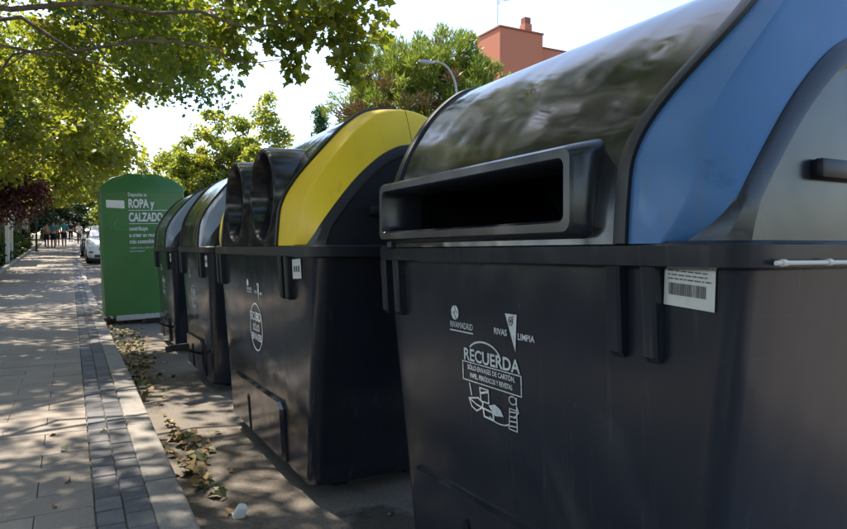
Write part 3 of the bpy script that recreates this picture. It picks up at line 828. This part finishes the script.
for k, (t_, s_) in enumerate(((-2.8, -2.2), (-2.8, -10))):  # out of view, added for the shade and reflections they give
    plane_tree((t_, s_), 'unseen plane tree added behind the viewpoint for shade and reflections', (4.9, 4.8), 3.4, 8.6, 95, 120, .24, m_leaf_far, group='unseen plane trees behind the viewpoint')

# trees across the road
plane_tree((9.8, 50), 'broad yellow green tree across the road beyond the clothes bank', (3.9, 3.7), 1.6, 10.6, 280, 190, .28, m_leaf_far, name='street_tree', h=3.5, edge_rise=0)
plane_tree((11.2, 41), 'slim upright tree across the road behind the yellow ended bin', (1.8, 1.9), 1.5, 10.4, 190, 170, .24, m_leaf_far, name='street_tree', h=6, r0=.14, edge_rise=0)
plane_tree((8.5, 62), 'rounded tree across the road near the end of the street', (3.8, 3.8), 2.0, 9.5, 90, 140, .3, m_leaf_far, name='street_tree', edge_rise=0)
plane_tree((8.0, 80), 'large tree where the street ends', (6, 5), 1.5, 11, 110, 140, .36, m_leaf_far, name='street_tree', edge_rise=0)
plane_tree((2.6, 92), 'bright leafy tree standing past the parked cars', (4.5, 4), 1.6, 10, 110, 140, .36, m_leaf_far, name='street_tree', edge_rise=0)
plane_tree((-2.6, 78), 'dark evergreen tree at the end of the path', (4.2, 4), 1.0, 7.5, 90, 200, .34, m_leaf_dark, name='evergreen_tree', edge_rise=0)
plane_tree((-8, 64), 'dark evergreen tree behind the white porch', (4.2, 4), 1.0, 9, 90, 160, .36, m_leaf_dark, name='evergreen_tree', edge_rise=0)

# purple plum
def blob_tree(name, label, loc, zc, rad, n_cl, n_leaf, size, m, trunk=True, cat='tree', group=None, tm=None):
    z0 = gz(loc[1]); root = empty(name, (loc[0], loc[1], z0), label, cat, group)
    cl = []
    for k in range(n_cl):
        q = rng.normal(size=3); q /= np.linalg.norm(q); q *= rng.random() ** .4
        cl.append(((q[0] * rad[0], q[1] * rad[1], zc + q[2] * rad[2]), rad[0] * rng.uniform(.22, .4), int(n_leaf * rng.uniform(.6, 1.3))))
    if trunk:
        mb = MB(); limbs(mb, (0, 0, -.1), max(zc - rad[2] * .5, .3), .07, [c for c, _, _ in cl[:8]]); mb.build('trunk', tm or m_twig, root, 60)
    P, tn = clump_points(cl); P[:, 2] = np.maximum(P[:, 2], .06)
    leaf_object('crown' if cat == 'tree' else 'foliage', P, size * rng.uniform(.65, 1.25, len(P)), .5 * tn + rng.random(len(P)) * .5, m, root)
    return root
blob_tree('plum_tree', 'purple leaved plum tree overhanging the left edge of the path', (-2.45, 24.5), 2.75, (1.75, 1.7, 1.05), 60, 130, .13, m_leaf_plum)
# hedge shrubs, row extended unseen behind the camera for reflections on the bins
for k in range(-6, 17):
    s_ = 7 + k * 2.6 + random.uniform(-.4, .4); t_ = -2.85 + random.uniform(-.15, .15)
    blob_tree('shrub', 'leafy green shrub in the planted strip beside the path', (t_, s_), .62, (.72, 1.3, .66), 26, 70, .12, m_leaf_hedge if k % 3 else m_leaf_dark, cat='shrub', group='shrubs in the planted strip', trunk=True)
for k in range(12):
    s_ = 12 + k * 4.4
    blob_tree('tall_shrub', 'tall dark evergreen shrub screening the left side of the path', (-4.6 + random.uniform(-.3, .3), s_), 1.6, (1.2, 2.2, 1.7), 40, 80, .2, m_leaf_dark, cat='shrub', group='tall screening shrubs')

# pine
def pine(loc, label):
    z0 = gz(loc[1]); root = empty('pine_tree', (loc[0], loc[1], z0), label, 'tree')
    cl = []; P = []; A = []; T = []; MI = []
    tg = []
    for k in range(620):
        q = rng.normal(size=3); q /= np.linalg.norm(q); q[2] = q[2] if q[2] > -.75 else -q[2]
        rad = rng.uniform(.45, 1.0)
        lump = 1 + .10 * math.sin(q[0] * 7 + 1) * math.cos(q[1] * 6 + 2) + .06 * math.sin(q[2] * 9)
        c = np.array([q[0] * 4.4, q[1] * 4.4, q[2] * 3.6]) * rad * lump + np.array([0, 0, 6.6])
        if q[2] < -.1 and rng.random() < .25: continue
        if k < 26: tg.append(tuple(c * .9 + np.array([0, 0, .6])))
        n = 130; r_ = rng.uniform(.38, .62)
        w = rng.normal(size=(n, 3)); w /= np.linalg.norm(w, axis=1)[:, None]
        ax = w * .6 + q * .5 + np.array([0, 0, .6])
        P.append(c + w * (rng.random(n) ** .5)[:, None] * r_ * .7); A.append(ax / np.linalg.norm(ax, axis=1)[:, None])
        T.append(np.full(n, rng.random()) * .5 + rng.random(n) * .5)
        MI.append(np.full(n, 1 if (rng.random() < (.55 if q[2] < .05 else .10)) else 0))
    P = np.vstack(P); A = np.vstack(A); T = np.concatenate(T); MI = np.concatenate(MI)
    mb = MB(); limbs(mb, (0, 0, -.1), 5.6, .26, tg); mb.build('trunk', m_bark_pine, root, 60)
    leaf_object('crown', P, (.29 * rng.uniform(.7, 1.2, len(P))), T, None, root, T_NEEDLE, up=.2, fold=0, axis=A, mats=[m_leaf_pine, m_leaf_pineb], mi=MI)
pine((14.2, 26.0), 'round headed stone pine across the road in front of the brick building')
def conifer(loc, h, label):
    z0 = gz(loc[1]); root = empty('conifer', (loc[0], loc[1], z0), label, 'tree')
    cl = [((rng.normal() * .35 * (1 - z / h) * 2, rng.normal() * .35 * (1 - z / h) * 2, z), .35 + .35 * (1 - z / h), 90) for z in np.linspace(1, h - .3, 46)]
    P, tn = clump_points(cl, flat=1.1)
    MB().tube([(0, 0, -.1), (0, 0, h * .9)], [.14, .02], 8).build('trunk', m_bark_pine, root, 60)
    leaf_object('crown', P, .26 * rng.uniform(.7, 1.2, len(P)), .5 * tn + .4 * rng.random(len(P)), m_leaf_bluish, root, T_NEEDLE * np.array([1, 2.0]), up=.2)
conifer((12.3, 34.6), 8.6, 'narrow bluish conifer beside the stone pine')

# ------------------------------------------------------------------ brick building, antenna, street lamp
zb = gz(60)
b = empty('brick_building', (42.2, 60, zb), 'red brick apartment block rising behind the pine', 'building')
H = 25.7 - zb
mb = MB(); mb.box(0, 6.0, 0, 5, -.2, H); mb.build('wall', m_brickwall, b)
MB().box(6.003, 16, .8, 7, -.2, H - 1.2).build('wall', m_brickwall, b)
MB().box(-.12, 6.10, -.12, 5.1, H, H + .18).build('parapet', m_roofcap, b)
MB().box(6.12, 16.1, .70, 7.1, H - 1.2, H - 1.04).build('parapet', m_roofcap, b)
ch = MB(); ch.box(3.9, 4.9, .6, 1.6, H + .18, H + 1.25); ch.build('chimney', m_brickwall, b)
MB().box(4.0, 4.8, .7, 1.5, H + 1.25, H + 2.0).build('chimney_pot', m_roofcap, b)
for fl in range(6):
    for xx in (1.2, 3.6, 8.0, 10.6, 13.2):
        z = 1.4 + fl * 2.85; yy = 0 if xx < 6 else .8
        w = MB().box(xx, xx + 1.3, yy - .03, yy + .02, z, z + 1.35).build('window', m_white, b)
        MB().box(xx + .08, xx + .62, yy - .045, yy - .031, z + .08, z + 1.27).build('pane', m_glass, w)
        MB().box(xx + .68, xx + 1.22, yy - .045, yy - .031, z + .08, z + 1.27).build('pane', m_glass, w)
a = empty('roof_antenna', (42.6, 61.0, 25.7 + .18), 'thin television antenna on the roof of the brick block', 'antenna')
MB().tube([(0, 0, 0), (0, 0, 3.6)], .05, 6).build('mast', m_steel, a)
mb = MB(); mb.tube([(-.6, 0, 3.2), (1.5, 0, 3.35)], .03, 6)
for k in range(6): mb.tube([(-.5 + k * .36, -.5, 3.2 + k * .026), (-.5 + k * .36, .5, 3.2 + k * .026)], .02, 5)
mb.build('boom', m_steel, a)
mb = MB().tube([(.0, -.2, 2.6), (.0, -.25, 2.9), (.0, -.3, 3.0)], .05, 5); mb.build('bracket', m_steel, a)

zl = gz(16.3) + KZ
la = empty('street_lamp', (9.95, 16.3, zl), 'grey street lamp with a curved arm in front of the pine', 'street lamp')
MB().tube([(0, 0, 0), (0, 0, .3), (0, 0, .32), (0, 0, 4.9)], [.09, .09, .065, .05], 10).build('pole', m_steel, la, 40)
arm = [(0, 0, 4.9)] + [(-.62 + .62 * math.cos(R(q)), 0, 5.35 + .95 * math.sin(R(q))) for q in range(0, 115, 10)]
MB().tube(arm, .032, 8).build('arm', m_steel, la, 40)
q = arm[-1]
mb = MB(); mb.loft([[(q[0] + dx, dy * w, q[2] + dz * w) for dx, dy, dz in ((sx, -.07, -.03), (sx, .07, -.03), (sx, .05, .05), (sx, -.05, .05))] for sx, w in ((.03, .5), (-.08, 1.0), (-.32, 1.0), (-.42, .5))])
mb.build('lamp_head', m_steel, la, 40)

# ------------------------------------------------------------------ left side: posts, porch, sign pole
def portal():
    z0 = gz(31) + .0
    p = empty('entrance_portal', (-2.25, 31, z0), 'white entrance portal with slim posts and a flat beam by the path', 'portal')
    for x, y in ((0, 0), (-.15, 4.2), (-2.4, 0), (-2.4, 4.2)):
        MB().bbox(x - .07, x + .07, y - .07, y + .07, -.2, 3.75, .01).build('post', m_white, p)
    MB().bbox(-2.6, .2, -.15, 4.4, 3.75, 3.95, .01).build('beam', m_white, p)
portal()
z0 = gz(46)
p = empty('white_porch', (-2.5, 46, z0), 'pale flat roofed porch set back behind the shrubs', 'porch')
MB().bbox(-6, -.05, 0, 9, 2.55, 3.15, .02).build('roof_slab', m_white, p)
for y in (.4, 4.4, 8.4): MB().bbox(-.55, -.2, y - .15, y + .15, -.2, 2.55, .01).build('pillar', m_white, p)
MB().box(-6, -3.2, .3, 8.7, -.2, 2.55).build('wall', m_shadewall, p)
zp = gz(43) + KZ
p = empty('sign_pole', (-1.72, 43, zp), 'dark metal pole with a small plate standing on the path edge', 'pole')
MB().tube([(0, 0, 0), (0, 0, 3.3)], .055, 8).build('post', m_darksteel, p, 40)
MB().bbox(-.02, .28, -.08, -.06, 2.5, 2.85, .005).build('sign_plate', m_base, p)
MB().bbox(-.12, .12, -.12, .12, 0, .04, .005).build('base_plate', m_darksteel, p)

# ------------------------------------------------------------------ cars
def car(loc, label, paint, rz=0.0):
    z0 = gz(loc[1]); slope = math.atan2(gz(loc[1] + 4) - gz(loc[1]), 4)
    r = empty('parked_car', (loc[0], loc[1], z0), label, 'car', None, rz)
    r.rotation_euler = (slope, 0, rz)
    # y: 0 = front bumper (towards -Y), 4.45 = rear; x centred
    def sec(y, hw, zb_, zbelt, zt, hwt):
        pts = [(-hw * .90, zb_), (-hw * .98, zb_ + .12), (-hw, (zb_ + zbelt) / 2), (-hw * .98, zbelt - .08), (-hwt, zt), (-hwt * .5, zt + .025), (0, zt + .035)]
        pts = pts + [(-a, c) for a, c in pts[-2::-1]]
        return [(a, y, c) for a, c in pts]
    st = [(0.0, .62, .36, .66, .70, .50), (.06, .80, .27, .74, .80, .66), (.22, .90, .24, .86, .94, .80), (.6, .925, .22, .96, 1.03, .84), (1.05, .93, .22, 1.0, 1.09, .86), (1.9, .93, .22, 1.02, 1.10, .87), (3.2, .93, .22, 1.03, 1.11, .87), (4.1, .92, .25, 1.03, 1.12, .85), (4.38, .86, .32, .98, 1.08, .78), (4.45, .76, .42, .9, 1.0, .68)]
    MB().loft([sec(*q) for q in st]).build('body', paint, r, 50)
    def cab(y, hw0, z0_, hw1, z1): return [(-hw0, y, z0_), (-hw1, y, z1 - .04), (-hw1 * .86, y, z1), (0, y, z1 + .025), (hw1 * .86, y, z1), (hw1, y, z1 - .04), (hw0, y, z0_)]
    cs_ = [cab(1.05, .80, 1.05, .78, 1.11), cab(1.45, .84, 1.06, .74, 1.42), cab(1.85, .86, 1.07, .68, 1.60), (cab(2.6, .86, 1.07, .68, 1.65)), cab(3.5, .86, 1.07, .67, 1.63), cab(4.0, .83, 1.07, .66, 1.50), cab(4.3, .79, 1.07, .68, 1.12)]
    MB().loft(cs_).build('cabin', paint, r, 40)
    # glass
    obj('windshield', [(-.70, 1.085, 1.115 + .03), (.70, 1.085, 1.145), (.60, 1.77, 1.595), (-.60, 1.77, 1.595), (0, 1.07, 1.165), (0, 1.76, 1.635)], [(0, 4, 5, 3), (4, 1, 2, 5)], m_glass, r)
    for sx in (-1, 1):
        obj('side_window', [(sx * .852, 1.55, 1.10), (sx * .872, 3.7, 1.11), (sx * .705, 3.55, 1.55), (sx * .71, 1.98, 1.56)], [(0, 1, 2, 3)], m_glass, r)
        mr = MB().bbox(sx * 1.0 - .09, sx * 1.0 + .09, 1.42, 1.56, 1.08, 1.24, .03, 2).build('mirror', paint, r, 40)
        MB().bbox(sx * .9 - .05, sx * .9 + .05, 1.47, 1.52, 1.10, 1.14, .005).build('mirror_arm', m_carblack, r)
        hl = MB(); hl.loft([[(sx * a, y, c) for a, y, c in ((.47, .052, .735), (.80, .10, .76), (.86, .24, .84), (.84, .28, .875), (.52, .075, .80))], [(sx * a, y - .035, c) for a, y, c in ((.47, .052, .735), (.80, .10, .76), (.86, .24, .84), (.84, .28, .875), (.52, .075, .80))]])
        hl.build('headlight', m_lamp, r)
        fl = MB().bbox(sx * .70 - .13, sx * .70 + .13, .015, .09, .50, .56, .01).build('fog_light', m_carblack, r)
        for y in (.85, 3.55):
            x_in, x_out = sx * .70, sx * .935
            rg = [[(x, y + rr_ * math.cos(2 * math.pi * k / 24), .34 + rr_ * math.sin(2 * math.pi * k / 24)) for k in range(24)] for x, rr_ in ((x_in, .30), (x_in, .34), (x_out - sx * .03, .34), (x_out, .31), (x_out, .22), (x_out - sx * .02, .215))]
            wh = MB().loft(rg).build('wheel', m_carblack, r, 40)
            rim = MB()
            for k in range(5):
                aa = 2 * math.pi * k / 5
                rim.tube([(x_out - sx * .01, y, .34), (x_out - sx * .005, y + .2 * math.cos(aa), .34 + .2 * math.sin(aa))], [.045, .03], 6)
            rim.build('rim', m_steel, wh)
    gr = MB().bbox(-.44, .44, -.015, .07, .60, .745, .012).build('grille', m_carblack, r)
    for k in range(3): MB().box(-.40, .40, -.022, -.0155, .625 + .04 * k, .635 + .04 * k).build('grille_bar', m_chrome, gr)
    MB().bbox(-.62, .62, -.005, .08, .30, .43, .015).build('lower_intake', m_carblack, r)
    pl = MB().box(-.26, .26, -.024, -.012, .46, .57).build('number_plate', m_sticker, r)
    MB().bbox(-.86, .86, .08, 4.38, .17, .27, .02).build('sill', m_carblack, r)
    return r
car((1.52, 31.6), 'white sport utility car parked facing the bins beyond the clothes bank', m_carwhite)
car((1.42, 38.5), 'dark car parked at the kerb behind the white car', m_cardark)

# ------------------------------------------------------------------ people
def skin_mesh(name, joints, edges, m, parent, sub=1, root=0):
    me = bpy.data.meshes.new(name); me.from_pydata([j[:3] for j in joints], edges, [])
    o = bpy.data.objects.new(name, me); COL.objects.link(o)
    md = o.modifiers.new('s', 'SKIN'); md.use_smooth_shade = True
    for i, j in enumerate(joints):
        rr_ = j[3] if hasattr(j[3], '__len__') else (j[3], j[3])
        me.skin_vertices[0].data[i].radius = rr_
        me.skin_vertices[0].data[i].use_root = (i == root)
    sm = o.modifiers.new('u', 'SUBSURF'); sm.levels = sub; sm.render_levels = sub
    dg = bpy.context.evaluated_depsgraph_get(); dg.update()
    m2 = bpy.data.meshes.new_from_object(o.evaluated_get(dg)); m2.name = name
    bpy.data.objects.remove(o); bpy.data.meshes.remove(me)
    m2.materials.clear(); m2.materials.append(m)
    m2.polygons.foreach_set('use_smooth', [True] * len(m2.polygons))
    o = bpy.data.objects.new(name, m2); COL.objects.link(o); o.parent = parent
    return o
def person(loc, label, shirt_c, short_c, step=.22, hgt=1.70, rz=0.0, hair=True, long_trousers=False, arm=.1):
    k = hgt / 1.72
    r = empty('person', (loc[0], loc[1], gz(loc[1]) + (KZ if loc[0] < .3 else 0)), label, 'person', 'people walking away along the path', rz)
    r.rotation_euler = (0, 0, rz)
    J = [(0, 0, .98, (.13, .10)), (0, 0, 1.18, (.12, .09)), (0, .02, 1.40, (.15, .09)), (0, .02, 1.50, .055), (0, .03, 1.56, .095), (0, .03, 1.66, .11),
         (-.18, .02, 1.41, .05), (-.23, -arm, 1.15, .042), (-.22, .06 - arm, .90, .034), (-.215, .10 - arm, .80, .03),
         (.18, .02, 1.41, .05), (.23, arm, 1.15, .042), (.22, .08 + arm, .90, .034), (.215, .12 + arm, .80, .03),
         (-.09, 0, .92, .085), (-.09, step * .55, .50, .075), (-.09, step * .8, .09, .055), (-.09, step * .8 + .14, .035, .032),
         (.09, 0, .92, .085), (.09, -step * .3, .50, .075), (.09, -step * 1.1, .14, .055), (.09, -step * 1.0 + .10, .035, .032)]
    E = [(0, 1), (1, 2), (2, 3), (3, 4), (4, 5), (2, 6), (6, 7), (7, 8), (8, 9), (2, 10), (10, 11), (11, 12), (12, 13), (0, 14), (14, 15), (15, 16), (16, 17), (0, 18), (18, 19), (19, 20), (20, 21)]
    sc_ = lambda q: [(a * k, b * k, c * k, tuple(x * k for x in d) if hasattr(d, '__len__') else d * k) for a, b, c, d in q]
    skin_mesh('body', sc_(J), E, m_skin, r)
    ms = mat('shirt', shirt_c, .8, .2, vary=(9, .4, .7, tuple(c * .75 for c in shirt_c))); mp = mat('shorts', short_c, .8, .2)
    S = [(0, 0, .96, (.155, .12)), (0, 0, 1.18, (.145, .112)), (0, .02, 1.40, (.17, .11)), (0, .02, 1.47, .08), (-.18, .02, 1.41, .066), (-.225, -arm * .8, 1.22, .062), (.18, .02, 1.41, .066), (.225, arm * .8, 1.22, .062)]
    skin_mesh('shirt', sc_(S), [(0, 1), (1, 2), (2, 3), (2, 4), (4, 5), (2, 6), (6, 7)], ms, r)
    zk = .12 if long_trousers else .46
    kk = (0.92 - zk) / (.92 - .09)
    T = [(0, 0, 1.0, (.145, .115)), (-.09, 0, .90, .105), (-.09, step * (.85 * kk), zk, .105 if not long_trousers else .06), (.09, 0, .90, .105), (.09, -step * (.85 * kk), zk, .105 if not long_trousers else .06)]
    skin_mesh('trousers' if long_trousers else 'shorts', sc_(T), [(0, 1), (1, 2), (0, 3), (3, 4)], mp, r)
    Hh = [(0, -.01, 1.59, .10), (0, -.01, 1.67, .125), (0, .03, 1.72, .10)]
    skin_mesh('hair', sc_(Hh), [(0, 1), (1, 2)], m_hair, r)
    for sx, yy in ((-1, step * .8 + .06), (1, -step + .02)):
        MB().bbox((sx * .09 - .045) * k, (sx * .09 + .045) * k, (yy - .12) * k, (yy + .13) * k, 0, .075 * k, .02, 2).build('shoe', m_darksteel, r, 40)
    return r
person((-1.42, 50.5), 'person in a pale pink top and dark shorts walking with the group', (.62, .42, .40), (.06, .05, .05), .2, 1.62)
person((-1.02, 49.6), 'person in a teal top and black shorts walking ahead of the pale pink top', (.05, .22, .30), (.02, .02, .025), .26, 1.72)
person((-.85, 53.5), 'person in a lime green top walking between the two teal tops', (.25, .45, .10), (.05, .05, .05), .2, 1.68)
person((-.42, 53.0), 'tall person in a turquoise top and dark shorts on the right of the group', (.04, .30, .36), (.03, .03, .05), .24, 1.80)
person((.0, 64), 'person dressed all in black further up the path', (.015, .015, .018), (.012, .012, .014), .2, 1.74, long_trousers=True)
person((.62, 61), 'person in a white top and dark trousers beside the parked cars', (.65, .63, .62), (.04, .04, .06), .18, 1.72, long_trousers=True)

# ------------------------------------------------------------------ litter
c = empty('paper_cup', (.61, 2.72, 0), 'small white paper cup lying on the road near the kerb', 'cup')
M_ = Matrix.Translation((0, 0, .024)) @ Matrix.Rotation(R(14), 4, 'Y') @ Matrix.Rotation(R(20), 4, 'X')
rg = []
for z, r_ in ((0.0, .020), (.002, .0215), (.045, .027), (.05, .0285), (.053, .0275), (.048, .0262), (.006, .019)):
    rg.append([tuple(M_ @ Vector((r_ * math.cos(2 * math.pi * k / 20), r_ * math.sin(2 * math.pi * k / 20), .045 - z - .022))) for k in range(20)])
MB().loft(rg).build('cup_wall', m_cup, c, 40)
rg = [[tuple(M_ @ Vector((r_ * math.cos(2 * math.pi * k / 20), r_ * math.sin(2 * math.pi * k / 20), z))) for k in range(20)] for z, r_ in ((-.030, .0285), (-.027, .030), (-.024, .0285))]
MB().loft(rg).build('cup_lip', m_cup, c, 40)

def litter(name, pts, size, ms_, mi, kind=None, parent=None):
    P = np.array(pts); 
    return leaf_object(name, P, size, rng.random(len(P)), None, parent, T_LITTER, up=1.3, fold=.75, mats=ms_, mi=mi)
pts = []
for cs_, ct, ss_, st_, n in ((3.95, .55, .20, .07, 85), (3.5, .53, .16, .05, 34), (3.12, .53, .10, .04, 14), (5.6, .50, .5, .05, 50), (6.5, .54, .5, .09, 110), (7.4, .58, .5, .10, 130), (8.4, .60, .6, .11, 130), (9.5, .56, .5, .10, 90), (11.5, .48, 1.0, .04, 40)):
    for k in range(int(n * .75)):
        t_ = max(.43, ct + random.gauss(0, st_)); s_ = cs_ + random.gauss(0, ss_)
        hgt = max(.004, .05 * math.exp(-((t_ - ct) / st_) ** 2 / 2 - ((s_ - cs_) / ss_) ** 2 / 2) * random.random() * .6 + .006)
        pts.append((t_, s_, gz(s_) + hgt))
mi = np.array([random.choice((0, 0, 1)) for _ in pts])
lt = litter('leaf_litter', pts, rng.uniform(.025, .075, len(pts)), [m_litter, m_litter2], mi)
tag(lt, 'drift of fallen brown and green leaves along the gutter', 'leaf litter', kind='stuff')
spots = [(-.03, 3.62, KZ, 1, 'green fallen leaf lying flat on the pale paving slabs'), (-.02, 3.12, KZ, 0, 'dark curled leaf on the pale paving slabs'), (-.11, 3.95, KZ, 0, 'thin brown leaf on the slabs near the dark pavers'), (-.08, 2.85, KZ, 0, 'small dry leaf on the sunlit slabs'),
         (.16, 3.9, KZ, 0, 'tiny brown leaf on the dark pavers'), (.88, 3.45, 0, 1, 'pale green leaf on the asphalt by the foot of the yellow ended bin'), (.56, 2.75, 0, 0, 'flat tan leaf on the asphalt beside the paper cup'), (.72, 2.35, 0, 1, 'yellow green leaf on the asphalt near the kerb'),
         (1.15, 2.42, 0, 0, 'small pale leaf on the asphalt between the two nearest bins'), (.68, 3.3, 0, 0, 'brown leaf on the asphalt between kerb and yellow ended bin'), (.62, 3.05, 0, 1, 'crumpled greenish leaf in the gutter')]
for t_, s_, z_, kk, lb in spots:
    o = litter('fallen_leaf', [(0, 0, .008)], np.array([random.uniform(.035, .06)]), [m_litter, m_litter2], np.array([kk]))
    o.location = (t_, s_, z_ + gz(s_)); tag(o, lb, 'leaf', 'leaves fallen on the ground')
